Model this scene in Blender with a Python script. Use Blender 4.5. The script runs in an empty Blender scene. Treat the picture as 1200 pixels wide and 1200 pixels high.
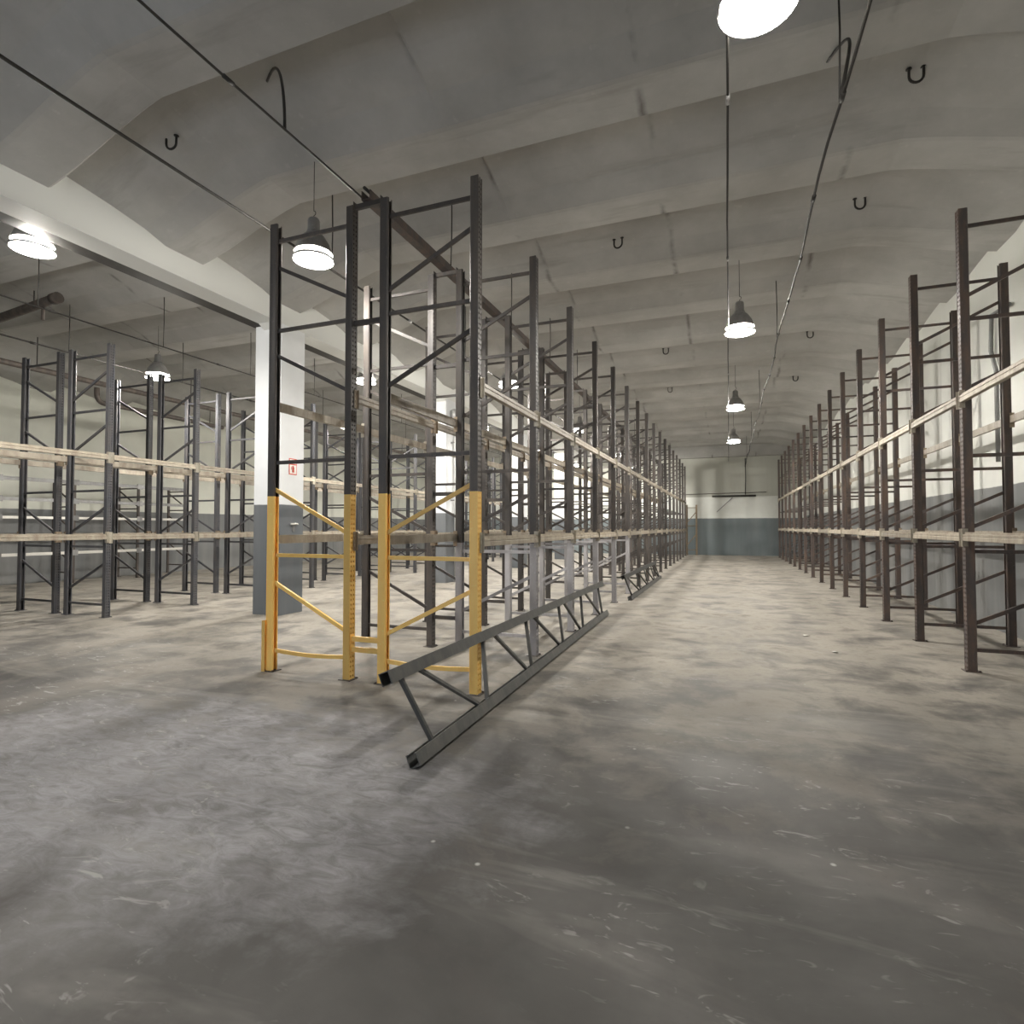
import bpy, bmesh, math, random
from mathutils import Vector, Matrix
random.seed(7)
scene = bpy.context.scene
COL = scene.collection
PI = math.pi

# ------------------------------------------------------------------ materials
def mat(name):
    m = bpy.data.materials.new(name); m.use_nodes = True
    nt = m.node_tree
    for n in list(nt.nodes): nt.nodes.remove(n)
    out = nt.nodes.new('ShaderNodeOutputMaterial')
    return m, nt, out

def node(nt, t, **kw):
    n = nt.nodes.new(t)
    for k, v in kw.items(): setattr(n, k, v)
    return n

def setin(n, **kw):
    for k, v in kw.items(): n.inputs[k.replace('_', ' ')].default_value = v

def noise(nt, vec, scale, detail=4, rough=.6, dist=0.0):
    n = node(nt, 'ShaderNodeTexNoise')
    n.inputs['Scale'].default_value = scale; n.inputs['Detail'].default_value = detail
    n.inputs['Roughness'].default_value = rough; n.inputs['Distortion'].default_value = dist
    nt.links.new(vec, n.inputs['Vector'])
    return n.outputs['Fac']

def ramp(nt, fac, a, b, lo=0.0, hi=1.0):
    n = node(nt, 'ShaderNodeMapRange'); n.clamp = True
    nt.links.new(fac, n.inputs['Value'])
    n.inputs['From Min'].default_value = a; n.inputs['From Max'].default_value = b
    n.inputs['To Min'].default_value = lo; n.inputs['To Max'].default_value = hi
    return n.outputs['Result']

def mix(nt, fac, c1, c2, mode='MIX'):
    n = node(nt, 'ShaderNodeMix', data_type='RGBA', blend_type=mode)
    if isinstance(fac, (int, float)): n.inputs['Factor'].default_value = fac
    else: nt.links.new(fac, n.inputs['Factor'])
    for s, c in (('A', c1), ('B', c2)):
        i = [x for x in n.inputs if x.name == s and x.type == 'RGBA'][0]
        if isinstance(c, tuple): i.default_value = (*c, 1) if len(c) == 3 else c
        else: nt.links.new(c, i)
    return [o for o in n.outputs if o.type == 'RGBA'][0]

def math_(nt, op, a, b=None):
    n = node(nt, 'ShaderNodeMath', operation=op)
    for i, v in enumerate((a, b)):
        if v is None: continue
        if isinstance(v, (int, float)): n.inputs[i].default_value = v
        else: nt.links.new(v, n.inputs[i])
    return n.outputs[0]

def geo(nt): return node(nt, 'ShaderNodeNewGeometry').outputs['Position']
def sep(nt, v):
    n = node(nt, 'ShaderNodeSeparateXYZ'); nt.links.new(v, n.inputs[0]); return n.outputs
def scaled(nt, v, s):
    n = node(nt, 'ShaderNodeMapping'); n.inputs['Scale'].default_value = s
    nt.links.new(v, n.inputs['Vector']); return n.outputs['Vector']

def finish(m, nt, out, col, rough, metal=0.0, spec=.5, bump=None, bstr=.2, bdist=.01):
    p = node(nt, 'ShaderNodeBsdfPrincipled')
    if isinstance(col, tuple): p.inputs['Base Color'].default_value = (*col, 1)
    else: nt.links.new(col, p.inputs['Base Color'])
    if isinstance(rough, (int, float)): p.inputs['Roughness'].default_value = rough
    else: nt.links.new(rough, p.inputs['Roughness'])
    p.inputs['Metallic'].default_value = metal
    p.inputs['Specular IOR Level'].default_value = spec
    if bump is not None:
        b = node(nt, 'ShaderNodeBump'); b.inputs['Strength'].default_value = bstr
        b.inputs['Distance'].default_value = bdist
        nt.links.new(bump, b.inputs['Height']); nt.links.new(b.outputs[0], p.inputs['Normal'])
    nt.links.new(p.outputs[0], out.inputs['Surface'])
    return m

def steel(name, base, worn, rough=.5, amount=.5, metal=0.0):
    m, nt, out = mat(name)
    pos = geo(nt)
    n1 = noise(nt, scaled(nt, pos, (9, 9, 2.2)), 1.0, 5, .65)
    n2 = noise(nt, pos, 38, 3, .6)
    info = node(nt, 'ShaderNodeObjectInfo').outputs['Random']
    f = ramp(nt, n1, .42, .68, 0, amount)
    c = mix(nt, f, base, worn)
    c = mix(nt, ramp(nt, n2, .62, .72, 0, .35), c, tuple(min(1, x * 1.9 + .03) for x in base))
    hsv = node(nt, 'ShaderNodeHueSaturation')
    nt.links.new(ramp(nt, info, 0, 1, .72, 1.3), hsv.inputs['Value']); nt.links.new(c, hsv.inputs['Color'])
    return finish(m, nt, out, hsv.outputs[0], rough, metal, .4)

M = {}
M['dark'] = steel('dark_rack_steel', (.074, .068, .066), (.140, .113, .092))
M['blue'] = steel('blue_black_rack_steel', (.058, .060, .068), (.115, .100, .088))
M['brown'] = steel('rusty_rack_steel', (.082, .070, .067), (.175, .110, .078), amount=.6)
M['pale'] = steel('pale_grey_steel', (.46, .45, .47), (.30, .28, .28), amount=.5)  # paler grey for the lower part of some centre frames
M['yellow'] = steel('yellow_paint', (1.0, .66, .20), (.97, .55, .14), .42, .5)
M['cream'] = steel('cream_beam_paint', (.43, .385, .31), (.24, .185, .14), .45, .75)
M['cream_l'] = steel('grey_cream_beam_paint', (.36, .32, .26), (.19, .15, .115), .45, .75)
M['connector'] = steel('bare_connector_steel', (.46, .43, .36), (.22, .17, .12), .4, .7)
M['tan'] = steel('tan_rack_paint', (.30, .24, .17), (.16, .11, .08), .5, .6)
M['cable'] = steel('cable_black', (.028, .026, .024), (.05, .045, .04), .6, .4)
M['pipe'] = steel('pipe_paint', (.07, .06, .055), (.15, .12, .10), .55, .7)
M['galv'] = steel('galvanised_steel', (.30, .30, .30), (.18, .17, .16), .4, .6, .3)
M['fallen'] = steel('green_grey_rack_steel', (.085, .088, .086), (.15, .145, .135), .42, .7)
M['red'] = steel('red_paint', (.62, .06, .035), (.5, .05, .03), .5, .2)
M['signwhite'] = steel('sign_white', (.75, .73, .68), (.66, .63, .58), .5, .3)
M['whitepvc'] = steel('white_pipe_paint', (.62, .63, .62), (.45, .44, .42), .45, .6)

# lamp glass, lens
m, nt, out = mat('lamp_bell_plastic')
tr = node(nt, 'ShaderNodeBsdfTransparent'); tr.inputs[0].default_value = (.92, .92, .9, 1)
tl = node(nt, 'ShaderNodeBsdfTranslucent'); tl.inputs[0].default_value = (.8, .78, .72, 1)
gl = node(nt, 'ShaderNodeBsdfGlossy'); gl.inputs['Roughness'].default_value = .02
a = node(nt, 'ShaderNodeMixShader'); a.inputs[0].default_value = .0012
nt.links.new(tr.outputs[0], a.inputs[1]); nt.links.new(tl.outputs[0], a.inputs[2])
b = node(nt, 'ShaderNodeMixShader'); b.inputs[0].default_value = .012
nt.links.new(a.outputs[0], b.inputs[1]); nt.links.new(gl.outputs[0], b.inputs[2])
nt.links.new(b.outputs[0], out.inputs['Surface']); M['bell'] = m
m, nt, out = mat('lamp_lens_glow')
tr = node(nt, 'ShaderNodeBsdfTransparent')
em = node(nt, 'ShaderNodeEmission'); em.inputs[0].default_value = (1, .955, .86, 1); em.inputs[1].default_value = 14
ad = node(nt, 'ShaderNodeAddShader')
nt.links.new(tr.outputs[0], ad.inputs[0]); nt.links.new(em.outputs[0], ad.inputs[1])
bk = node(nt, 'ShaderNodeMixShader')          # the lens shines downwards only, its back is clear
nt.links.new(node(nt, 'ShaderNodeNewGeometry').outputs['Backfacing'], bk.inputs[0])
nt.links.new(ad.outputs[0], bk.inputs[1]); nt.links.new(tr.outputs[0], bk.inputs[2])
nt.links.new(bk.outputs[0], out.inputs['Surface']); M['lens'] = m

# ceiling concrete, painted
m, nt, out = mat('painted_concrete_ceiling')
pos = geo(nt)
n1 = noise(nt, pos, .55, 6, .65); n2 = noise(nt, scaled(nt, pos, (.35, 2.2, 1)), 1.1, 5, .6); n3 = noise(nt, pos, 7, 4, .6)
c = mix(nt, ramp(nt, n1, .38, .66), (.385, .38, .365), (.50, .495, .478))
c = mix(nt, ramp(nt, n2, .58, .74, 0, .6), c, (.28, .265, .245))
c = mix(nt, ramp(nt, n3, .64, .74, 0, .25), c, (.60, .595, .57))
cx, cy_, cz_ = sep(nt, pos)
for k in (-3.12, -.86, 1.45, -11.1, -13.6, -15.9):      # stained casting joints across the shells
    dd = math_(nt, 'ABSOLUTE', math_(nt, 'ADD', math_(nt, 'ADD', cx, -k), ramp(nt, n3, 0, 1, -.03, .03)))
    c = mix(nt, math_(nt, 'MULTIPLY', ramp(nt, dd, .0, .06, .8, 0), ramp(nt, noise(nt, pos, .9, 4), .50, .62)), c, (.13, .12, .11))
M['ceiling'] = finish(m, nt, out, c, .85, 0, .2, n3, .15)
# concrete beam / column paint
def wallpaint(name, dado_h, white, upper=None, streak=.5, dado=((.165, .172, .175), (.25, .25, .242))):
    m, nt, out = mat(name)
    pos = geo(nt); x, y, z = sep(nt, pos)
    st = noise(nt, scaled(nt, pos, (1.6, 1.6, .16)), 1.0, 5, .62, .3)
    bl = noise(nt, pos, .8, 5, .6)
    dr = noise(nt, scaled(nt, pos, (.9, .9, .07)), 1.3, 2, .5, .6)
    c = mix(nt, ramp(nt, bl, .4, .7), white, tuple(v * .88 for v in white))
    c = mix(nt, ramp(nt, st, .60, .75, 0, streak), c, (.42, .40, .35))
    c = mix(nt, ramp(nt, dr, .66, .70, 0, streak * .8), c, (.20, .18, .16))
    if upper:
        c = mix(nt, ramp(nt, z, upper - .015, upper + .015), c, mix(nt, ramp(nt, st, .45, .75), (.55, .56, .51), (.49, .49, .44)))
    d = mix(nt, ramp(nt, st, .4, .72), *dado)
    d = mix(nt, ramp(nt, dr, .62, .68, 0, streak * .7), d, (.06, .06, .062))
    jag = math_(nt, 'ADD', z, ramp(nt, noise(nt, pos, 3, 2), 0, 1, -.012, .012))
    c = mix(nt, ramp(nt, jag, dado_h - .006, dado_h + .006), d, c)
    return finish(m, nt, out, c, .6, 0, .3, bl, .1)
M['wall_right'] = wallpaint('wall_paint_right', 2.24, (.70, .71, .67), None, .6)
M['wall_left'] = wallpaint('wall_paint_left', 2.13, (.66, .67, .60), None, .35)
M['wall_far'] = wallpaint('wall_paint_far', 2.13, (.88, .90, .86), 3.38, .04, ((.175, .21, .225), (.23, .26, .27)))
M['column'] = wallpaint('column_paint', 2.02, (.82, .84, .86), None, .10, ((.135, .150, .165), (.18, .19, .20)))
M['beam'] = finish(*(lambda t: (t[0], t[1], t[2]))(mat('beam_paint')), (.72, .73, .71), .7, 0, .3)

# floor
m, nt, out = mat('worn_concrete_floor')
pos = geo(nt); x, y, z = sep(nt, pos)
big = noise(nt, pos, .33, 6, .62, .5); mid = noise(nt, pos, 1.4, 6, .65, .3)
trk = noise(nt, scaled(nt, pos, (1.6, .22, 1)), 1.0, 5, .6, .4)
xtrk = noise(nt, scaled(nt, pos, (.25, 1.5, 1)), 1.0, 5, .6, .6)
fine = noise(nt, pos, 22, 4, .7)
c = mix(nt, ramp(nt, big, .38, .62), (.066, .064, .062), (.165, .159, .150))
c = mix(nt, ramp(nt, trk, .48, .66, 0, .65), c, (.095, .09, .086))
c = mix(nt, ramp(nt, xtrk, .54, .70, 0, .45), c, (.40, .38, .35))
dust_falloff_y = math_(nt, 'ADD', y, ramp(nt, mid, .2, .8, -2.6, 2.6))
dust_falloff = math_(nt, 'MULTIPLY', ramp(nt, dust_falloff_y, 3.4, 7.6), ramp(nt, mid, .34, .58, .15, .92))
c = mix(nt, dust_falloff, c, (.43, .395, .34))  # dust further in; the tone step also paints in a dimmer foreground
c = mix(nt, ramp(nt, mid, .54, .70, 0, .62), c, (.11, .10, .095))
c = mix(nt, ramp(nt, fine, .55, .75, 0, .35), c, (.11, .105, .10))
vo = node(nt, 'ShaderNodeTexVoronoi'); vo.inputs['Scale'].default_value = 3.0
nt.links.new(pos, vo.inputs['Vector'])
spk = math_(nt, 'MULTIPLY', ramp(nt, vo.outputs['Distance'], .02, .05, 1, 0), ramp(nt, noise(nt, pos, .9, 3), .46, .60))
px = math_(nt, 'DIVIDE', math_(nt, 'ADD', x, 3.5), 2.3); py = math_(nt, 'DIVIDE', math_(nt, 'ADD', y, -2.7), 1.3)
pr = math_(nt, 'ADD', math_(nt, 'ADD', math_(nt, 'MULTIPLY', px, px), math_(nt, 'MULTIPLY', py, py)), ramp(nt, mid, .2, .8, -.9, .9))
wp = math_(nt, 'MULTIPLY', ramp(nt, pr, .25, 1.3, 1, 0), ramp(nt, noise(nt, scaled(nt, pos, (2.2, 5, 1)), 2.0, 6, .75, 1.2), .35, .62, .25, .9))
c = mix(nt, wp, c, (.315, .31, .33))        # scuffed patch; its bluish white also paints in a pool of cool light
c = mix(nt, spk, c, (.5, .495, .47))
scr = noise(nt, scaled(nt, pos, (3.0, 7.0, 1)), 1.2, 3, .75, 1.6)
c = mix(nt, math_(nt, 'MULTIPLY', ramp(nt, scr, .60, .68), ramp(nt, big, .46, .58, 0, .85)), c, (.36, .355, .34))
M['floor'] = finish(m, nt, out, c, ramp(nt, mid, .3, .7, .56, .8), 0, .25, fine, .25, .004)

# ------------------------------------------------------------------ mesh helpers
def obj(name, bm, material, parent=None, loc=(0, 0, 0), rot=(0, 0, 0)):
    me = bpy.data.meshes.new(name); bm.to_mesh(me); bm.free()
    for mm in (material if isinstance(material, (list, tuple)) else [material]): me.materials.append(mm)
    o = bpy.data.objects.new(name, me); COL.objects.link(o)
    o.location = loc; o.rotation_euler = rot
    if parent: o.parent = parent
    return o

def inst(name, me, parent, loc=(0, 0, 0), rotz=0, scale=None):
    o = bpy.data.objects.new(name, me); COL.objects.link(o)
    o.location = loc; o.rotation_euler = (0, 0, rotz); o.parent = parent
    if scale: o.scale = scale
    return o

def mesh_of(bm, mats):
    me = bpy.data.meshes.new('shape'); bm.to_mesh(me); bm.free()
    for mm in (mats if isinstance(mats, (list, tuple)) else [mats]): me.materials.append(mm)
    return me

def box(bm, x0, x1, y0, y1, z0, z1, mi=0):
    v = [bm.verts.new(p) for p in ((x0,y0,z0),(x1,y0,z0),(x1,y1,z0),(x0,y1,z0),(x0,y0,z1),(x1,y0,z1),(x1,y1,z1),(x0,y1,z1))]
    for f in ((0,3,2,1),(4,5,6,7),(0,1,5,4),(1,2,6,5),(2,3,7,6),(3,0,4,7)):
        fc = bm.faces.new([v[i] for i in f]); fc.material_index = mi

def prism(bm, prof, a, b, up=(0, 0, 1), mi=0):
    """extrude a 2D profile (u,v) from point a to point b; v axis follows up"""
    a = Vector(a); b = Vector(b); d = (b - a).normalized()
    u = Vector(up)
    s = d.cross(u)
    if s.length < 1e-4: s = d.cross(Vector((1, 0, 0)))
    s.normalize(); t = s.cross(d).normalized()
    r0 = [bm.verts.new(a + s * p[0] + t * p[1]) for p in prof]
    r1 = [bm.verts.new(b + s * p[0] + t * p[1]) for p in prof]
    n = len(prof)
    fs = [bm.faces.new((r0[i], r0[(i + 1) % n], r1[(i + 1) % n], r1[i])) for i in range(n)]
    fs.append(bm.faces.new(r0[::-1])); fs.append(bm.faces.new(r1))
    for f in fs: f.material_index = mi
    return fs

def tube(bm, pts, r, seg=8, closed_ends=True):
    pts = [Vector(p) for p in pts]; rings = []
    nrm = None
    for i, p in enumerate(pts):
        d = (pts[min(i + 1, len(pts) - 1)] - pts[max(i - 1, 0)]).normalized()
        if nrm is None:
            nrm = d.orthogonal().normalized()
        else:
            nrm = (nrm - d * nrm.dot(d)).normalized()
        bi = d.cross(nrm)
        rings.append([bm.verts.new(p + (nrm * math.cos(2 * PI * k / seg) + bi * math.sin(2 * PI * k / seg)) * r) for k in range(seg)])
    for a, b in zip(rings, rings[1:]):
        for k in range(seg):
            f = bm.faces.new((a[k], a[(k + 1) % seg], b[(k + 1) % seg], b[k])); f.smooth = True
    if closed_ends:
        bm.faces.new(rings[0][::-1]); bm.faces.new(rings[-1])

def lathe(bm, prof, seg=28, smooth=True):
    rings = [[bm.verts.new((r * math.cos(2*PI*k/seg), r * math.sin(2*PI*k/seg), z)) for k in range(seg)] for r, z in prof]
    for a, b in zip(rings, rings[1:]):
        for k in range(seg):
            f = bm.faces.new((a[k], a[(k+1) % seg], b[(k+1) % seg], b[k])); f.smooth = smooth

def thing(name, label, cat, loc=(0, 0, 0), rotz=0, group=None):
    o = bpy.data.objects.new(name, None); COL.objects.link(o)
    o.location = loc; o.rotation_euler = (0, 0, rotz); o.empty_display_size = .2
    o['label'] = label; o['category'] = cat
    if group: o['group'] = group
    return o

def structure(o):
    o['kind'] = 'structure'; return o

def recalc(bm): bmesh.ops.recalc_face_normals(bm, faces=bm.faces[:])

# ------------------------------------------------------------------ room shell
XL, XR, YN, YF = -18.8, 3.9, -4.0, 35.0
BX0, BX1 = -8.25, -7.63           # the long roof beam and its columns
bm = bmesh.new(); box(bm, XL, XR, YN, YF, -.2, 0); structure(obj('floor', bm, M['floor']))
bm = bmesh.new(); box(bm, XR, XR + .25, YN, YF, -.2, 7.4); structure(obj('wall_right', bm, M['wall_right']))
bm = bmesh.new(); box(bm, XL - .25, XL, YN, YF, -.2, 7.4); structure(obj('wall_left', bm, M['wall_left']))
bm = bmesh.new(); box(bm, XL - .25, XR + .25, YF, YF + .25, -.2, 7.4); structure(obj('wall_far', bm, M['wall_far']))
bm = bmesh.new()
DX0, DX1, DZ1 = -7.4, -3.2, 2.9
box(bm, XL - .25, DX0, YN - .25, YN, -.2, 7.4); box(bm, DX1, XR + .25, YN - .25, YN, -.2, 7.4); box(bm, DX0, DX1, YN - .25, YN, DZ1, 7.4)
structure(obj('wall_near', bm, M['wall_left']))
pl_ = bpy.data.lights.new('door_daylight', 'AREA'); pl_.shape = 'RECTANGLE'; pl_.size = DX1 - DX0; pl_.size_y = DZ1
pl_.cycles.is_portal = True
plo = bpy.data.objects.new('door_daylight', pl_); COL.objects.link(plo); plo.location = ((DX0 + DX1) / 2, YN - .12, DZ1 / 2); plo.rotation_euler = (PI / 2, 0, 0)

# ribbed ceiling: concrete ribs 2.15 m apart with trapezoid coffers, haunched at the long sides
S = 2.15; RY0 = 4.28 - 2 * S * 2
def rib_profile():
    # (offset along y from a rib's far edge, coffer fraction 0..1)
    return [(0.0, 0.0), (.03, .08), (.08, .94), (.14, 1.0), (.75, .70), (1.20, .40), (1.42, .14), (1.52, .02), (1.58, 0.0)]
def make_ceiling(x0, x1, zl, zr, zmid, run):
    bm = bmesh.new()
    xs = [x0, x0 + .12]
    n = 22
    for i in range(1, n): xs.append(x0 + .12 + (x1 - x0 - .24) * i / n)
    for q in (x0 + run, x1 - run, x0 + .5, x1 - .5, x0 + 4.50, x0 + 4.56): xs.append(q)
    for q in (.3, .6, .9, 1.2, 1.5, 1.7): xs += [x0 + q, x1 - q]
    xs += [x1 - .12, x1]; xs = sorted(set(round(v, 3) for v in xs))
    def zrib(x):
        a = min(1, (x - x0) / run); b = min(1, (x1 - x) / run)
        def sm(t): return t * t * (3 - 2 * t) * .35 + t * .65
        return min(zl + (zmid - zl) * sm(a), zr + (zmid - zr) * sm(b))
    def depth(x):
        e = min(x - x0, x1 - x)
        d = .26 + .30 * min(1, max(0, (e - .1) / 2.2))
        # the end bays of each shell are cast a little deeper than its middle
        if x > x0 + 4.53: d -= .10
        return d
    ys = []
    k = 0
    while RY0 + k * S < YF + S:
        for o, f in rib_profile():
            yy = RY0 + k * S + o
            if YN - .2 <= yy <= YF + .2: ys.append((yy, f))
        k += 1
    grid = [[bm.verts.new((x, yy, zrib(x) + f * depth(x))) for x in xs] for yy, f in ys]
    for a, b in zip(grid, grid[1:]):
        for i in range(len(xs) - 1):
            bm.faces.new((a[i], b[i], b[i + 1], a[i + 1]))
    # close upward so that the shell is a slab
    top = [[bm.verts.new((x, yy, 7.4)) for x in (xs[0], xs[-1])] for yy in (ys[0][0], ys[-1][0])]
    bm.faces.new((top[0][0], top[0][1], top[1][1], top[1][0]))
    recalc(bm)
    for f in bm.faces:
        if f.normal.z > 0 and f.calc_center_median().z < 7.3: f.normal_flip()
    return bm
structure(obj('ceiling', make_ceiling(BX1, XR, 5.70, 5.86, 6.28, 1.9), M['ceiling']))
structure(obj('ceiling', make_ceiling(XL, BX0, 5.62, 5.70, 6.20, 1.9), M['ceiling']))
# long roof beam over the column line
bm = bmesh.new()
bp = [(-7.63, 5.35), (-7.63, 7.4), (-8.25, 7.4), (-8.25, 5.46), (-8.04, 5.46), (-8.04, 5.35)]
ra = [bm.verts.new((x, YN, z)) for x, z in bp]; rb = [bm.verts.new((x, YF, z)) for x, z in bp]
for i in range(6): bm.faces.new((ra[i], ra[(i + 1) % 6], rb[(i + 1) % 6], rb[i]))
bm.faces.new(ra); bm.faces.new(rb)
for y in [8.11 + 6.48 * k for k in range(0, 4)]:      # small haunches where it meets the columns
    for q in (-1, 1):
        yc = y if q < 0 else y + .62
        p = [bm.verts.new((x, yy, z)) for x in (-8.04, -7.635) for yy, z in ((yc, 5.35), (yc + q * .14, 5.35), (yc, 5.27))]
        bm.faces.new((p[0], p[1], p[2])); bm.faces.new((p[3], p[5], p[4])); bm.faces.new((p[1], p[4], p[5], p[2]))
recalc(bm)
o = structure(obj('trim_1', bm, M['beam']))
bm = bmesh.new(); box(bm, BX1, XR, YF - .35, YF, 5.66, 7.4); structure(obj('trim_2', bm, M['ceiling']))
CY = [8.11 + 6.48 * k for k in range(0, 4)]
cols = []
for i, y in enumerate(CY):
    bm = bmesh.new()
    box(bm, BX0, BX1, y, y + .62, 0, 5.35)
    bmesh.ops.bevel(bm, geom=[e for e in bm.edges if abs(e.verts[0].co.z - e.verts[1].co.z) > 1], offset=.012, segments=1, affect='EDGES')
    cols.append(structure(obj('column', bm, M['column'])))
# dark trunking along the beam's lower left edge
bm = bmesh.new()
box(bm, -8.30, -8.045, YN + .1, YF - .1, 5.353, 5.455)
o = obj('cable_trunking', bm, M['cable'])
o['label'] = 'dark metal trunking along the lower edge of the white roof beam'; o['category'] = 'trunking'

# ------------------------------------------------------------------ pallet racking
H_POST = 5.10
DEP = 1.03
def post_mesh(mats, split):
    """perforated open upright, web facing +X, 0.09 x 0.09"""
    bm = bmesh.new()
    ycols = [-.045, -.028, -.012, .012, .028, .045]
    n = int(H_POST / .05)
    for i in range(n):
        z = i * .05
        mi = 1 if z + .001 < split else 0
        def q(y0, y1, z0, z1):
            v = [bm.verts.new(p) for p in ((.045, y0, z0), (.045, y1, z0), (.045, y1, z1), (.045, y0, z1))]
            bm.faces.new(v).material_index = mi
        for c in range(5): q(ycols[c], ycols[c + 1], z, z + .028)
        for c in (0, 2, 4): q(ycols[c], ycols[c + 1], z + .028, z + .05)
    zs = [0] + ([split] if 0 < split < H_POST else []) + [n * .05]
    for z0, z1 in zip(zs, zs[1:]):
        mi = 1 if z1 <= split + .001 else 0
        for s in (-1, 1):
            pts = [(.045, .045 * s), (-.035, .045 * s), (-.045, .034 * s), (-.045, .020 * s)]
            for (xa, ya), (xb, yb) in zip(pts, pts[1:]):
                v = [bm.verts.new(p) for p in ((xa, ya, z0), (xb, yb, z0), (xb, yb, z1), (xa, ya, z1))]
                bm.faces.new(v if s < 0 else v[::-1]).material_index = mi
    bmesh.ops.remove_doubles(bm, verts=bm.verts[:], dist=.0004)
    recalc(bm)
    bmesh.ops.solidify(bm, geom=bm.faces[:], thickness=.0028)
    return mesh_of(bm, mats)

CH = [(-.013, -.020), (.013, -.020), (.013, .020), (-.013, .020)]     # brace section
IN = DEP / 2 - .02
def hbar_mesh(mt, sag=0):
    bm = bmesh.new()
    if sag:
        n = 8
        for i in range(n):
            xa, xb = -IN + 2 * IN * i / n, -IN + 2 * IN * (i + 1) / n
            za, zb = -sag * math.sin(PI * i / n), -sag * math.sin(PI * (i + 1) / n)
            prism(bm, CH, (xa, 0, za), (xb, 0, zb))
    else:
        prism(bm, CH, (-IN, 0, 0), (IN, 0, 0))
    recalc(bm)
    return mesh_of(bm, mt)
def dbar_mesh(mt):
    bm = bmesh.new(); prism(bm, CH, (-IN, 0, -.245), (IN, 0, .245)); recalc(bm)
    return mesh_of(bm, mt)
def plate_mesh(mt):
    bm = bmesh.new(); box(bm, -.075, .075, -.07, .07, 0, .007)
    for s in (-1, 1):
        prism(bm, [(.012 * math.cos(k * PI / 3), .012 * math.sin(k * PI / 3)) for k in range(6)], (.062 * s, .052, .007), (.062 * s, .052, .02))
    recalc(bm)
    return mesh_of(bm, mt)
def spacer_mesh(mt):
    bm = bmesh.new(); prism(bm, [(-.02, -.025), (.02, -.025), (.02, .025), (-.02, .025)], (-.171, 0, 0), (.171, 0, 0))
    for s in (-1, 1): box(bm, .170 * s - .002, .170 * s + .002, -.04, .04, -.05, .05)
    recalc(bm)
    return mesh_of(bm, mt)

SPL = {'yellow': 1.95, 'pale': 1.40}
MESH = {}
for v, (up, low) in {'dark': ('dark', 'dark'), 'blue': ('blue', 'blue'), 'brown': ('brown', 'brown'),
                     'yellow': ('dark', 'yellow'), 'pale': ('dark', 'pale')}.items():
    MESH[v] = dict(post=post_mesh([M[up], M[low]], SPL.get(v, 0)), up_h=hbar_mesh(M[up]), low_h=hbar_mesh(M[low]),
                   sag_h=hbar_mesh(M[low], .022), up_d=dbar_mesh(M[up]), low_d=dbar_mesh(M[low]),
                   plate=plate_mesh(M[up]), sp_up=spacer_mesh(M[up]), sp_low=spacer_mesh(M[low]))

HZ = [.23, 1.29, 2.33, 3.83, 4.86]
DZ = [.745, 1.785, 3.31, 4.32]
def rack_frame(xc, y, variant, rise, label, group, zs=1.0, spacer=None):
    """upright frame: two posts, five horizontals, four diagonals rising towards rise (+1 = right)"""
    t = thing('rack_upright', label, 'rack frame', (xc, y, 0), 0, group)
    mm = MESH[variant]; sp = SPL.get(variant, 0)
    for s in (-1, 1):
        p = inst('post', mm['post'], t, (s * DEP / 2, 0, 0), 0 if s > 0 else PI, (1, 1, zs))
        inst('base_plate', mm['plate'], p)
    for i, z in enumerate(HZ):
        low = z < sp
        inst('horizontal_brace', mm['sag_h' if (i == 0 and variant == 'yellow') else 'low_h' if low else 'up_h'], t, (0, 0, z * zs))
    for z in DZ:
        inst('diagonal_brace', mm['low_d' if z < sp else 'up_d'], t, (0, 0, z * zs), 0 if rise > 0 else PI)
    if spacer:
        for z in spacer:
            inst('row_spacer', mm['sp_low' if z < .6 else 'sp_up'], t, (DEP / 2 + .22, 0, z))
    return t

ORD = ['first', 'second', 'third', 'fourth', 'fifth', 'sixth', 'seventh', 'eighth', 'ninth', 'tenth', 'eleventh', 'twelfth',
       'thirteenth', 'fourteenth', 'fifteenth', 'sixteenth', 'seventeenth', 'eighteenth', 'nineteenth']
def beam_mesh(L, mt):
    """stepped box beam along Y, its front face to +X, top ledge at the back"""
    bm = bmesh.new()
    prof = [(-.022, -.048), (.025, -.048), (.028, -.044), (.028, -.006), (.022, 0), (.028, .006), (.028, .026), (.006, .028), (.006, .050), (-.022, .050)]
    prism(bm, [(p[0], p[1]) for p in prof], (0, -L / 2, 0), (0, L / 2, 0)); recalc(bm)
    return mesh_of(bm, mt)
def connector_mesh(mt):
    """end plate hooked over the post: flat on the post face, with a return against the beam end"""
    bm = bmesh.new()
    box(bm, .0042, .0092, .0015, .0515, -.11, .09)
    box(bm, -.024, .030, .0004, .0044, -.11, .09)
    for z in (-.08, -.03, .02, .065):
        box(bm, .0092, .0145, .020, .036, z - .008, z + .008)
    recalc(bm)
    return mesh_of(bm, mt)
CONN = connector_mesh(M['connector']); CONN_D = connector_mesh(M['tan'])
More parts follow.
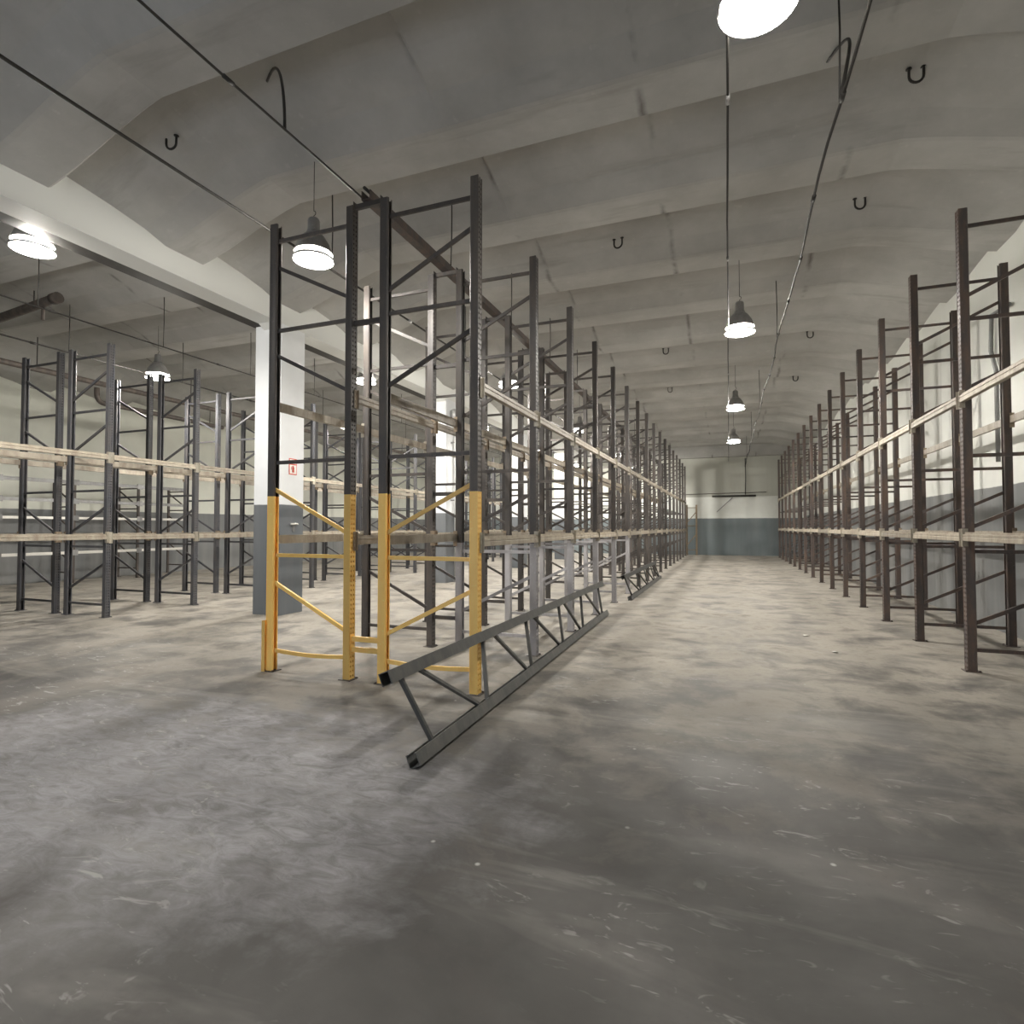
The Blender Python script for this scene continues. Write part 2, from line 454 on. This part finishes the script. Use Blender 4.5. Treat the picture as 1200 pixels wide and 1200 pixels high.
def rack_beams(row, xface, face, y0, pitch, nb, levels, side, group, mt, conn, first=0, pre=None, skip=()):
    """beams of one rack face; face = +1 when the face looks to +X"""
    L = pitch - .105
    me = beam_mesh(L, mt)
    for k in range(first, nb):
        for lv, z in levels:
            if (k, lv) in skip: continue
            dz = random.uniform(-.006, .006)
            if k < 0: lab = f'{lv} beam on {side} of {row}, nearest bay, running out of frame'
            else: lab = f'{lv} beam on {side} of {row}, {ORD[k]} ' + ('whole bay in view' if first < 0 else 'bay from near end')
            t = thing('rack_crossbar', lab, 'rack beam', (xface + face * .045, y0 + pitch * (k + .5), z + dz), 0 if face > 0 else PI, group)
            inst('crossbar_rail', me, t)
            inst('end_connector', conn, t, (0, L / 2, 0), 0)
            c = inst('end_connector', conn, t, (0, -L / 2, 0), 0); c.scale = (1, -1, 1)

LV = [('lower', 1.465), ('upper', 2.985)]
# A: right half of the centre double row, B: its left half
YA, P = 5.01, 1.768
for k in range(17):
    y = YA + P * k
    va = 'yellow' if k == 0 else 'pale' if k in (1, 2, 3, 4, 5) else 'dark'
    la = 'front upright frame with yellow lower part, right of the yellow pair' if k == 0 else \
         f'{ORD[k]} upright frame back from the yellow one, right half of centre racks'
    lb = 'front upright frame with yellow lower part, left of the yellow pair' if k == 0 else \
         f'{ORD[k]} upright frame back from the yellow one, left half of centre racks'
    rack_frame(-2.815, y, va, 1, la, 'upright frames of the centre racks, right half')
    b = rack_frame(-4.285, y, 'yellow' if k == 0 else 'dark', -1, lb, 'upright frames of the centre racks, left half',
                   spacer=[.32, .43, 3.78, 5.04] if k == 0 else [.40, 2.05, 3.78, 5.04])
    if k == 0:
        bm = bmesh.new()
        box(bm, -.10, -.055, -.075, -.069, 0, .56); box(bm, -.10, -.094, -.069, .05, 0, .56); recalc(bm)
        obj('post_guard', bm, M['yellow'], b, (-DEP / 2 + .02, 0, 0))
rack_beams('centre right racks', -2.30, 1, YA, P, 16, LV, 'aisle side', 'beams on the aisle side of the centre right racks', M['cream'], CONN)
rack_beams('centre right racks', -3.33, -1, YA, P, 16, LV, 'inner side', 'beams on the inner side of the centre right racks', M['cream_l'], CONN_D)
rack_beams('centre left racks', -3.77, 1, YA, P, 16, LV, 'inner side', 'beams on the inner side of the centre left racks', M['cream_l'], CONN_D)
rack_beams('centre left racks', -4.80, -1, YA, P, 16, LV, 'left side', 'beams on the left side of the centre left racks', M['cream'], CONN)

# R: single row along the right wall
YR, PR = 7.77, 1.815
for k in range(-1, 15):
    lab = 'upright frame of the right wall racks just beyond the right picture edge' if k < 0 else \
          'rusty brown upright frame nearest in view on the right wall racks' if k == 0 else \
          f'{ORD[k]} rusty brown frame behind the nearest visible one, right wall racks'
    rack_frame(3.025, YR + PR * k, 'brown', 1, lab, 'upright frames of the right wall racks', 1.033)
LVR = [('lower', 1.50), ('upper', 3.06)]
rack_beams('right wall racks', 2.51, -1, YR, PR, 14, LVR, 'aisle side', 'beams on the aisle side of the right wall racks', M['cream'], CONN, -1)
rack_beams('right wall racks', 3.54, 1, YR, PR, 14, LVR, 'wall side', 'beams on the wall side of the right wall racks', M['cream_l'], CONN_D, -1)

# C and D: double row in the left hall
YC, PC = 6.87, 1.771
for k in range(-1, 15):
    for xc, rise, nm in ((-10.885, 1, 'near half'), (-12.275, -1, 'far half')):
        if k < 0: lab = f'upright frame of the left racks, {nm}, beyond the left picture edge'
        elif k == 0: lab = f'leftmost upright frame in view on the left racks, {nm}'
        else: lab = f'{ORD[k]} upright frame behind the leftmost one, left racks, {nm}'
        rack_frame(xc, YC + PC * k, 'blue', rise, lab, f'upright frames of the left racks, {nm}', .972,
                   spacer=None)
LVC = [('lower', 1.43), ('upper', 2.86)]
rack_beams('left racks near half', -10.37, 1, YC, PC, 14, LVC, 'column side', 'beams on the column side of the left racks', M['cream'], CONN, -1)
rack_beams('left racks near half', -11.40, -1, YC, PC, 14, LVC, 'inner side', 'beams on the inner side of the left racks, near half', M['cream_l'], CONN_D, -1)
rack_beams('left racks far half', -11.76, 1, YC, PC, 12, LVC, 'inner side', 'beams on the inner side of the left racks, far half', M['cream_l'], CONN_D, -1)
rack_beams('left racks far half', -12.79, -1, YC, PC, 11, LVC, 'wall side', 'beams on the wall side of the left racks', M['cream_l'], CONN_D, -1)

# E: low racking along the left wall
bmL = bmesh.new(); box(bmL, -.03, .03, -.03, .03, 0, 2.98)
for q in range(0, 58): pass
LOWPOST = mesh_of(bmL, M['pipe'])
bmL = bmesh.new(); prism(bmL, CH, (-.42, 0, 0), (.42, 0, 0)); recalc(bmL); LOWH = mesh_of(bmL, M['pipe'])
bmL = bmesh.new(); prism(bmL, CH, (-.42, 0, -.25), (.42, 0, .25)); recalc(bmL); LOWD = mesh_of(bmL, M['pipe'])
LOWPL = plate_mesh(M['pipe'])
EY = [7.0, 8.9, 10.75, 12.65, 14.4]
for k, y in enumerate(EY):
    t = thing('low_rack_upright', f'{ORD[k]} low grey rack frame along the left wall, counted from the left', 'rack frame', (-18.1, y, 0), 0, 'low rack frames by the left wall')
    for s in (-1, 1):
        p = inst('post', LOWPOST, t, (s * .45, 0, 0)); inst('base_plate', LOWPL, p)
    for z in (.3, 1.3, 2.2, 2.85): inst('horizontal_brace', LOWH, t, (0, 0, z))
    for z in (.8, 1.75, 2.53): inst('diagonal_brace', LOWD, t, (0, 0, z), PI)
def flat_beam_mesh(L, h, mt):
    bm = bmesh.new(); prism(bm, [(-.02, -h / 2), (.02, -h / 2), (.02, h * .2), (.008, h * .25), (.008, h / 2), (-.02, h / 2)], (0, -L / 2, 0), (0, L / 2, 0)); recalc(bm)
    return mesh_of(bm, mt)
for lv, z, h, mt in (('top', 2.90, .10, M['galv']), ('second', 2.36, .09, M['galv']), ('third white', 1.87, .07, M['signwhite']), ('bottom white', .88, .08, M['signwhite'])):
    for k in range(4):
        L = EY[k + 1] - EY[k] - .10
        t = thing('low_rack_crossbar', f'{lv} rail of the low left wall rack, {ORD[k]} bay from the left', 'rack beam', (-17.60, (EY[k] + EY[k + 1]) / 2, z), 0, 'rails of the low left wall rack')
        inst('crossbar_rail', flat_beam_mesh(L, h, mt), t)
        for s in (-1, 1):
            bm = bmesh.new(); box(bm, .022, .028, -.045, .045, -.08, .08); recalc(bm)
            obj('end_connector', bm, M['galv'], t, (0, s * (L / 2 + .01), 0))

# short leftover frame at the far end of the centre racks
t = thing('rack_upright', 'short tan leftover rack frame against the far wall, end of centre racks', 'rack frame', (-2.02, 34.55, 0), math.radians(22))
bm = bmesh.new(); box(bm, -.04, .04, -.04, .04, 0, 2.92); me = mesh_of(bm, M['tan'])
pl = plate_mesh(M['tan'])
for s in (-1, 1):
    p = inst('post', me, t, (s * .28, 0, 0)); inst('base_plate', pl, p)
for z in (.3, 1.7, 2.75):
    bm = bmesh.new(); prism(bm, CH, (-.26, 0, 0), (.26, 0, 0)); recalc(bm); obj('horizontal_brace', bm, M['tan'], t, (0, 0, z))
for z in (.9, 2.2):
    bm = bmesh.new(); prism(bm, CH, (-.26, 0, -.3), (.26, 0, .3)); recalc(bm); obj('diagonal_brace', bm, M['tan'], t, (0, 0, z))

# ------------------------------------------------------------------ loose frames leaning on the centre racks
def leaning_frame(label, y0, y1, bot, top, perps, mt, extra=None):
    """a detached frame on its side: bottom post on the floor, top post leaning on the uprights"""
    t = thing('rack_upright', label, 'rack frame', (bot[0], y0, 0))
    bx, bz = bot; tx, tz = top; skew = extra or 0.0
    up = Vector((tx - bx, 0, tz - bz)).normalized()
    side = Vector((0, 1, 0)).cross(up)
    L = y1 - y0
    def uprt(c, w=.085, d=.09):
        bm = bmesh.new()
        # open C section along Y, open side towards the other post
        a = w / 2; th = .006
        prof = [(-a, -d/2), (a, -d/2), (a, d/2), (a - .02, d/2), (a - .02, d/2 - th), (a - th, d/2 - th), (a - th, -d/2 + th), (-a + th, -d/2 + th), (-a + th, d/2 - th), (-a + .02, d/2 - th), (-a + .02, d/2), (-a, d/2)]
        prism(bm, prof, (0, 0, 0), (0, L, 0), up=c); recalc(bm)
        return bm
    pb = obj('post', uprt(up), mt, t, (0, 0, bz), (0, 0, -math.atan2(skew, L)))
    pt = obj('post', uprt(-up), mt, t, (tx - bx, 0, tz))
    vb = Vector((0, 0, bz)); vt = Vector((tx - bx, 0, tz))
    for i, (yb, yt) in enumerate(perps):
        bm = bmesh.new(); prism(bm, [(-.016, -.013), (.016, -.013), (.016, .013), (-.016, .013)], vb + Vector((skew * (yb - y0) / L, yb - y0, 0)), vt + Vector((0, yt - y0, 0)), up=(0, 1, 0)); recalc(bm)
        obj('horizontal_brace', bm, mt, t)
        if i + 1 < len(perps):
            bm = bmesh.new(); prism(bm, [(-.016, -.013), (.016, -.013), (.016, .013), (-.016, .013)], vt + Vector((0, yt + .22 - y0, 0)), vb + Vector((skew * (perps[i + 1][0] - .1 - y0) / L, perps[i + 1][0] - .10 - y0, 0)), up=(0, 1, 0)); recalc(bm)
            obj('diagonal_brace', bm, mt, t)
    return t
leaning_frame('long loose grey rack frame lying on its side against the yellow frame', 3.32, 10.3, (-1.975, .050), (-2.195, .57),
              [(3.62, 3.48), (4.62, 4.95), (5.90, 6.16), (7.25, 7.5), (8.42, 8.75), (9.95, 10.0)], M['fallen'], -.13)
leaning_frame('second smaller loose rack frame lying further along the centre racks', 12.55, 18.4, (-2.04, .046), (-2.185, .50),
              [(12.9, 12.7), (14.2, 14.35), (15.6, 15.75), (17.0, 17.15), (18.2, 18.1)], M['fallen'])

# ------------------------------------------------------------------ tray on top of the centre racks
bm = bmesh.new()
prism(bm, [(-.055, 0), (.055, 0), (.055, .10), (.047, .10), (.047, .008), (-.047, .008), (-.047, .10), (-.055, .10)], (0, 0, 0), (0, 28.4, 0)); recalc(bm)
t = thing('cable_tray', 'dark cable tray lying on top between the two centre rack rows', 'cable tray', (-3.55, 4.95, 5.066))
obj('tray_channel', bm, M['brown'], t)
for k in range(12):
    bm = bmesh.new(); tube(bm, [(0, 0, .02), (.01, .01, .55), (0, .03, 1.0)], .009, 6)
    obj('hanger_rod', bm, M['cable'], t, (.03, 1.9 + 2.3 * k, 0), (0, 0, 0))
bm = bmesh.new()
tube(bm, [(-.02, 28.3 * i / 30, .13 + .012 * math.sin(i * 1.7)) for i in range(31)], .018, 6)
obj('cable', bm, M['cable'], t)

# ------------------------------------------------------------------ lamps
ENERGY = 190
lamp_parts = {}
bm = bmesh.new(); lathe(bm, [(.245, 0), (.241, .04), (.232, .088)]); lamp_parts['lamp_shade'] = mesh_of(bm, M['bell'])
bm = bmesh.new(); lathe(bm, [(.236, .080), (.226, .12), (.195, .20), (.140, .29), (.085, .34), (.0005, .341)]); lamp_parts['reflector_cap'] = mesh_of(bm, M['galv'])
bm = bmesh.new(); lathe(bm, [(.0005, -.028), (.07, -.026), (.15, -.018), (.21, -.006), (.238, .006)])
for f in bm.faces:
    f.normal_update()
    if f.normal.z > 0: f.normal_flip()
lamp_parts['lens'] = mesh_of(bm, M['lens'])
bm = bmesh.new(); lathe(bm, [(.247, -.012), (.256, -.012), (.256, .014), (.247, .014), (.247, -.012)], 32); lamp_parts['rim'] = mesh_of(bm, M['galv'])
bm = bmesh.new(); lathe(bm, [(.088, .335), (.088, .36), (.075, .37), (.075, .50), (.06, .53), (.02, .54), (.0005, .54)], 20); lamp_parts['ballast_housing'] = mesh_of(bm, M['galv'])
def lamp(x, y, z, top, label, group, power=1.0):
    t = thing('high_bay_lamp', label, 'lamp', (x, y, z), 0, group)
    short = top - z < .7
    for n in ('lamp_shade', 'reflector_cap', 'lens', 'rim', 'ballast_housing')[:4 if short else 5]: inst(n, lamp_parts[n], t)
    bm = bmesh.new(); tube(bm, [(0, 0, .30), (0, 0, top - z)], .03, 8) if short else tube(bm, [(0, 0, .54)] + [(.03 * math.sin(q), 0, .57 + .03 - .03 * math.cos(q)) for q in [i * PI / 5 for i in range(6)]] + [(0, 0, .64), (0, 0, top - z)], .005, 6)
    obj('hanger_rod', bm, M['cable'], t)
    # the reflector throws most of the light down; a little leaks through the clear bell
    ld = bpy.data.lights.new('lamp_reflector', 'SPOT'); ld.energy = ENERGY * power; ld.shadow_soft_size = .12; ld.color = (1, .955, .88)
    ld.spot_size = math.radians(168); ld.spot_blend = .35
    lo = bpy.data.objects.new('lamp_reflector', ld); COL.objects.link(lo); lo.parent = t; lo.location = (0, 0, .03)
    ld = bpy.data.lights.new('lamp_bulb', 'POINT'); ld.energy = ENERGY * .85 * power; ld.shadow_soft_size = .06; ld.color = (1, .955, .88)
    lo = bpy.data.objects.new('lamp_bulb', ld); COL.objects.link(lo); lo.parent = t; lo.location = (0, 0, .015)
    return t
for i, y in enumerate((3.92, 10.55, 17.4, 24.2)):
    lamp(.21, y, 5.0, 6.27, f'{ORD[i]} glowing round lamp from the front above the right aisle', 'lamps above the right aisle', .36 if i == 0 else 1)
for i, y in enumerate((5.74, 12.6, 19.5, 26.8, 32.4)):  # the rearmost is unseen, added to brighten the far end
    lamp(-4.9, y, 5.0, 6.27, f'{ORD[i]} glowing round lamp from the front above the centre racks', 'lamps above the centre racks', .7 if i == 0 else 1)
for i, y in enumerate((4.67, 12.1, 19.4, 26.4, 33.2)):  # last position is an extra unseen lamp, added to light the far end
    lamp(-8.62, y, 5.30, 5.84, f'{ORD[i]} glowing round lamp from the front beside the white roof beam', 'lamps beside the roof beam')
for i, y in enumerate((9.07, 16.0, 23.0, 30.0)):
    lamp(-12.1, y, 5.0, 6.2, f'{ORD[i]} glowing round lamp from the front above the left racks', 'lamps above the left racks')

# ------------------------------------------------------------------ ceiling cables and conduits
def cable_run(label, x, z, y0, y1, r, wob, sag, clips, rods, zc, mt='cable', seed=1, knots=True):
    rnd = random.Random(seed)
    t = thing('ceiling_cable', label, 'cable', (x, y0, z))
    n = int((y1 - y0) / .5); pts = []
    for i in range(n + 1):
        y = (y1 - y0) * i / n
        s = (y % 6.48) / 6.48
        pts.append((wob * math.sin(y * 1.3 + seed) + rnd.uniform(-wob, wob) * .4, y, -sag * 4 * s * (1 - s)))
    bm = bmesh.new(); tube(bm, pts, r, 8); obj('cable', bm, M[mt], t)
    y = clips
    while clips and y < y1 - y0:
        bm = bmesh.new(); tube(bm, [(0, -.05, 0), (0, .05, 0)], r * 1.6, 8)
        j = pts[min(n, int(y / .5))]
        obj('clip', bm, M['galv' if seed % 2 else 'cable'], t, (j[0], y, j[2])); y += clips
    y = rods * .4
    while rods and y < y1 - y0:
        bm = bmesh.new(); tube(bm, [(0, 0, 0), (.01, 0, (zc - z) * .5), (0, 0, zc - z)], .008, 6)
        obj('hanger_rod', bm, M['cable'], t, (0, y, 0)); y += rods
    return t
cable_run('thick black ceiling cable left of the yellow racks', -5.16, 5.20, YN + .1, YF - .1, .016, .006, .0, 3.1, 4.3, 6.27, seed=1)
c2 = cable_run('thin black ceiling cable leading to the top of the yellow racks', -3.66, 5.145, YN + .1, 5.35, .011, .012, .0, 2.4, 0, 6.27, seed=2)
cable_run('straight grey conduit carrying the aisle lamps', .02, 5.05, YN + .1, 31.5, .010, .004, .0, 2.9, 6.6, 6.27, seed=3)
c4 = cable_run('knotted sagging black cable right of the aisle lamps', .88, 5.10, YN + .1, YF - .12, .013, .02, .05, 1.5, 6.5, 6.27, seed=4)
cable_run('black cable under the left hall ceiling, nearer the column', -10.5, 5.20, YN + .1, YF - .1, .013, .006, .0, 3.3, 2.2, 6.2, seed=6)
cable_run('black cable under the left hall ceiling, nearer the left wall', -12.65, 5.20, YN + .1, YF - .1, .017, .006, .0, 2.7, 2.6, 6.2, seed=8)
# branch loops up to the slab
def arc_branch(par, p0, p1, p2, p3, r=.014):
    pts = []
    for i in range(15):
        s = i / 14
        pts.append(tuple((1-s)**3*a + 3*(1-s)**2*s*b + 3*(1-s)*s*s*c + s**3*d for a, b, c, d in zip(p0, p1, p2, p3)))
    bm = bmesh.new(); tube(bm, pts, r, 8); return obj('branch_cable', bm, M['cable'], par)
o2 = Vector((-3.66, YN + .1, 5.145)); o4 = Vector((.88, YN + .1, 5.10))
def rel(o, p): return tuple(Vector(p) - o)
arc_branch(c2, rel(o2, (-3.66, 3.9, 5.15)), rel(o2, (-3.85, 4.1, 5.7)), rel(o2, (-4.3, 4.5, 6.6)), rel(o2, (-4.88, 4.92, 6.70)))
arc_branch(c4, rel(o4, (.88, 5.15, 5.08)), rel(o4, (1.0, 5.35, 5.7)), rel(o4, (1.16, 5.9, 6.28)), rel(o4, (.97, 6.34, 6.285)), .014)

# U-shaped hooks cast in the ribs
hk = bmesh.new()
tube(hk, [(-.07, 0, .12), (-.07, 0, .02)] + [(-.07 * math.cos(q), 0, .02 - .07 * math.sin(q)) for q in [i * PI / 8 for i in range(1, 8)]] + [(.07, 0, .02), (.07, 0, .12)], .014, 8)
HK = mesh_of(hk, M['cable'])
for (x, y, z, lab) in ((1.94, 7.16, 6.57, 'largest dark U hook under the ceiling near the top right corner'),
                       (1.87, 9.61, 6.50, 'dark U hook under the ceiling above the nearest right wall racks'),
                       (-1.72, 9.56, 6.53, 'dark U hook under the ceiling right of the tallest yellow frame'),
                       (-1.58, 16.0, 6.54, 'dark U hook under the ceiling left of the second aisle lamp'),
                       (-1.88, 20.43, 6.50, 'small dark U hook under the ceiling left of the third aisle lamp'),
                       (2.06, 20.29, 6.50, 'small dark U hook under the ceiling right of the third aisle lamp'),
                       (1.96, 15.91, 6.54, 'dark U hook under the ceiling right of the second aisle lamp'),
                       (-6.37, 4.90, 6.42, 'dark hook under the ceiling above the white roof beam')):
    t = thing('ceiling_hook', lab, 'hook', (x, y, z - .11), random.uniform(-.2, .2), 'hooks under the ceiling')
    inst('hook_bar', HK, t)
    for s_ in (-.07, .07):
        bm = bmesh.new(); lathe(bm, [(.0005, .104), (.03, .104), (.03, .112), (.0005, .112)], 10); recalc(bm); obj('fixing_plate', bm, M['cable'], t, (s_, 0, 0))

# ------------------------------------------------------------------ pipes in the left hall
def pipe(name, label, pts, r, cat='pipe', mt='pipe', brackets=()):
    t = thing(name, label, cat, pts[0])
    o0 = Vector(pts[0])
    bm = bmesh.new(); tube(bm, [Vector(p) - o0 for p in pts], r, 14); obj('pipe_run', bm, M[mt], t)
    for p, ln in brackets:
        bm = bmesh.new(); tube(bm, [(0, 0, 0), (0, 0, ln)], .012, 6); obj('hanger_rod', bm, M['cable'], t, Vector(p) - o0 + Vector((0, 0, r)))
    return t
pipe('wall_pipe', 'long brown pipe high along the left wall behind the left racks', [(-17, YN + .2, 5.42), (-17, YF - .2, 5.42)] if False else [(-15.6, -2, 5.43), (-15.6, 9, 5.43), (-15.6, 20, 5.43), (-15.6, 34.6, 5.43)], .07, brackets=[((-15.6, y, 5.43), .72) for y in (4.6, 8.6, 12.8, 17, 21, 25, 29)])
def elbow(c, a0, a1, r, n=6): return [(c[0], c[1] + r * math.cos(a0 + (a1 - a0) * i / n), c[2] + r * math.sin(a0 + (a1 - a0) * i / n)) for i in range(n + 1)]
pipe('drop_pipe', 'brown pipe bending down and on behind the left racks',
     [(-15.6, 10.0, 5.30), (-15.6, 10.0, 5.12)] + elbow((-15.6, 10.2, 5.12), PI, 1.5 * PI, .2) + [(-15.6, 11.6, 4.92), (-15.6, 14.0, 4.90)], .065, brackets=[((-15.6, 13.5, 4.90), .45)])
t = pipe('ceiling_pipe', 'short thick dark pipe with capped end under the left hall ceiling', [(-15.6, 7.0, 5.78), (-13.6, 6.92, 5.86), (-11.9, 6.84, 5.95)], .085, brackets=[((-12.6, 6.87, 5.91), .22)])
bm = bmesh.new(); tube(bm, [(0, 0, 0), (.16, 0, .01)], .105, 14); obj('end_cap', bm, M['pipe'], t, (3.62, -.155, .165))
bm = bmesh.new(); tube(bm, [(0, 0, 0), (0, 0, -.28)], .03, 10); obj('drain_stub', bm, M['pipe'], t, (3.3, -.14, .09))

# rain pipe with hopper on the second column
y2 = CY[1]
t = thing('rain_pipe', 'white rain pipe with hopper on the second column', 'pipe', (-7.455, y2 + .31, 0))
bm = bmesh.new(); tube(bm, [(0, 0, .02), (0, 0, 4.7)], .055, 14); obj('pipe_run', bm, M['whitepvc'], t)
bm = bmesh.new(); lathe(bm, [(.06, 4.65), (.16, 4.85), (.16, 5.05), (.15, 5.05), (.05, 4.67)], 16); obj('hopper', bm, M['galv'], t)
for z in (.7, 2.4, 4.1):
    bm = bmesh.new(); box(bm, -.172, -.05, -.02, .02, z - .02, z + .02); recalc(bm); obj('pipe_clip', bm, M['galv'], t)

# ------------------------------------------------------------------ fire sign and hook on the first column
t = thing('fire_sign', 'red and white fire extinguisher sign on the first white column', 'sign', (BX1, 8.43, 2.74), PI / 2)
bm = bmesh.new(); box(bm, -.10, .10, -.006, -.001, -.15, .15); recalc(bm); obj('sign_board', bm, M['red'], t)
bm = bmesh.new(); box(bm, -.084, .084, -.009, -.006, -.134, .03); recalc(bm); obj('white_panel', bm, M['signwhite'], t)
bm = bmesh.new(); box(bm, -.084, .084, -.009, -.006, .05, .134); recalc(bm); obj('white_panel', bm, M['signwhite'], t)
bm = bmesh.new()
prism(bm, [(-.026, -.11), (.026, -.11), (.026, -.02), (.012, .0), (.012, .012), (-.012, .012), (-.012, .0), (-.026, -.02)], (0, -.009, 0), (0, -.012, 0))
prism(bm, [(.0, .012), (.05, -.005), (.052, -.06), (.044, -.06), (.040, -.012), (.0, .002)], (0, -.009, 0), (0, -.012, 0)); recalc(bm)
obj('extinguisher_symbol', bm, M['red'], t)
t = thing('wall_bracket', 'small metal extinguisher bracket on the grey part of the first column', 'bracket', (BX1, 8.46, 1.62), PI / 2)
bm = bmesh.new(); box(bm, -.03, .03, -.012, -.001, -.10, .05); recalc(bm); obj('back_plate', bm, M['galv'], t)
bm = bmesh.new(); tube(bm, [(-.09, -.02, .045), (0, -.05, .05), (.09, -.02, .045)], .018, 8); obj('hook_bar', bm, M['signwhite'], t)

# ------------------------------------------------------------------ far wall fittings
t = thing('roller_tube', 'dark horizontal tube on the far wall above the white panel', 'tube', (.3, 34.93, 3.41))
bm = bmesh.new(); tube(bm, [(-1.2, 0, 0), (1.15, 0, 0)], .055, 10); obj('tube_body', bm, M['cable'], t)
for s in (-1.0, .95):
    bm = bmesh.new(); box(bm, s - .02, s + .02, .0, .068, -.05, .05); recalc(bm); obj('bracket', bm, M['galv'], t)
t = thing('wall_strut', 'thin slanting strut on the far wall below the dark tube', 'strut', (-.65, 34.96, 2.5))
bm = bmesh.new(); prism(bm, [(-.02, -.02), (.02, -.02), (.02, .02), (-.02, .02)], (0, 0, 0), (.86, 0, .82)); recalc(bm); obj('strut_bar', bm, M['galv'], t)
t = thing('wall_conduit', 'thin level conduit across the far wall', 'conduit', (-2.6, 34.97, 3.55))
bm = bmesh.new(); tube(bm, [(0, 0, 0), (4.6, 0, .05)], .018, 8); obj('pipe_run', bm, M['pipe'], t)
t = thing('drop_cable', 'vertical cable down the far wall to the dark tube', 'cable', (.9, 34.95, 3.48))
bm = bmesh.new(); tube(bm, [(0, 0, 0), (.02, 0, 1.0), (0, 0, 2.1)], .02, 8); obj('cable', bm, M['cable'], t)

# pipe remains on the right wall
pipe('wall_pipe', 'broken bent pipe on the right wall above the nearest racks', [(3.84, 10.2, 4.85), (3.84, 10.8, 4.9), (3.84, 10.85, 4.35), (3.84, 10.68, 4.0), (3.84, 10.68, 2.6)], .03, mt='galv')

# ------------------------------------------------------------------ scraps on the floor
rs = random.Random(3)
for i, (x, y, s, lab) in enumerate(((-1.05, 11.8, .05, 'white paper scrap on the aisle floor, nearest the leaning frame'),
        (1.05, 9.4, .05, 'white chip on the floor left of the right wall racks'),
        (1.25, 8.3, .04, 'small white chip on the open aisle floor'),
        (-2.75, 8.1, .10, 'pale flat strip under the second centre rack frame'))):
    bm = bmesh.new()
    v = [bm.verts.new((s * math.cos(k) * rs.uniform(.6, 1.2), s * math.sin(k) * rs.uniform(.5, 1), .004 + rs.uniform(0, .012))) for k in (0, 1.1, 2.2, 3.1, 4.1, 5.2)]
    bm.faces.new(v); recalc(bm)
    r = bmesh.ops.solidify(bm, geom=bm.faces[:], thickness=.003)
    o = obj('paper_scrap', bm, M['signwhite'], None, (x, y, .002)); o['label'] = lab; o['category'] = 'scrap'; o['group'] = 'scraps on the floor'

# ------------------------------------------------------------------ world, camera, view
w = bpy.data.worlds.new('World'); scene.world = w; w.use_nodes = True
w.node_tree.nodes['Background'].inputs[0].default_value = (.80, .88, 1.0, 1)
w.node_tree.nodes['Background'].inputs[1].default_value = 2.6
cd = bpy.data.cameras.new('camera'); co = bpy.data.objects.new('camera', cd); COL.objects.link(co)
cd.sensor_fit = 'HORIZONTAL'; cd.sensor_width = 36; cd.lens = 663.94 / 1200 * 36; cd.clip_start = .05; cd.clip_end = 200
co.location = (0, 0, 1.6)
co.rotation_euler = (math.radians(90 + 1.5681), 0, math.radians(20.944))
scene.camera = co
vs = scene.view_settings
vs.view_transform = 'Standard'; vs.look = 'None'; vs.gamma = 1; vs.use_curve_mapping = False
vs.exposure = 0.78
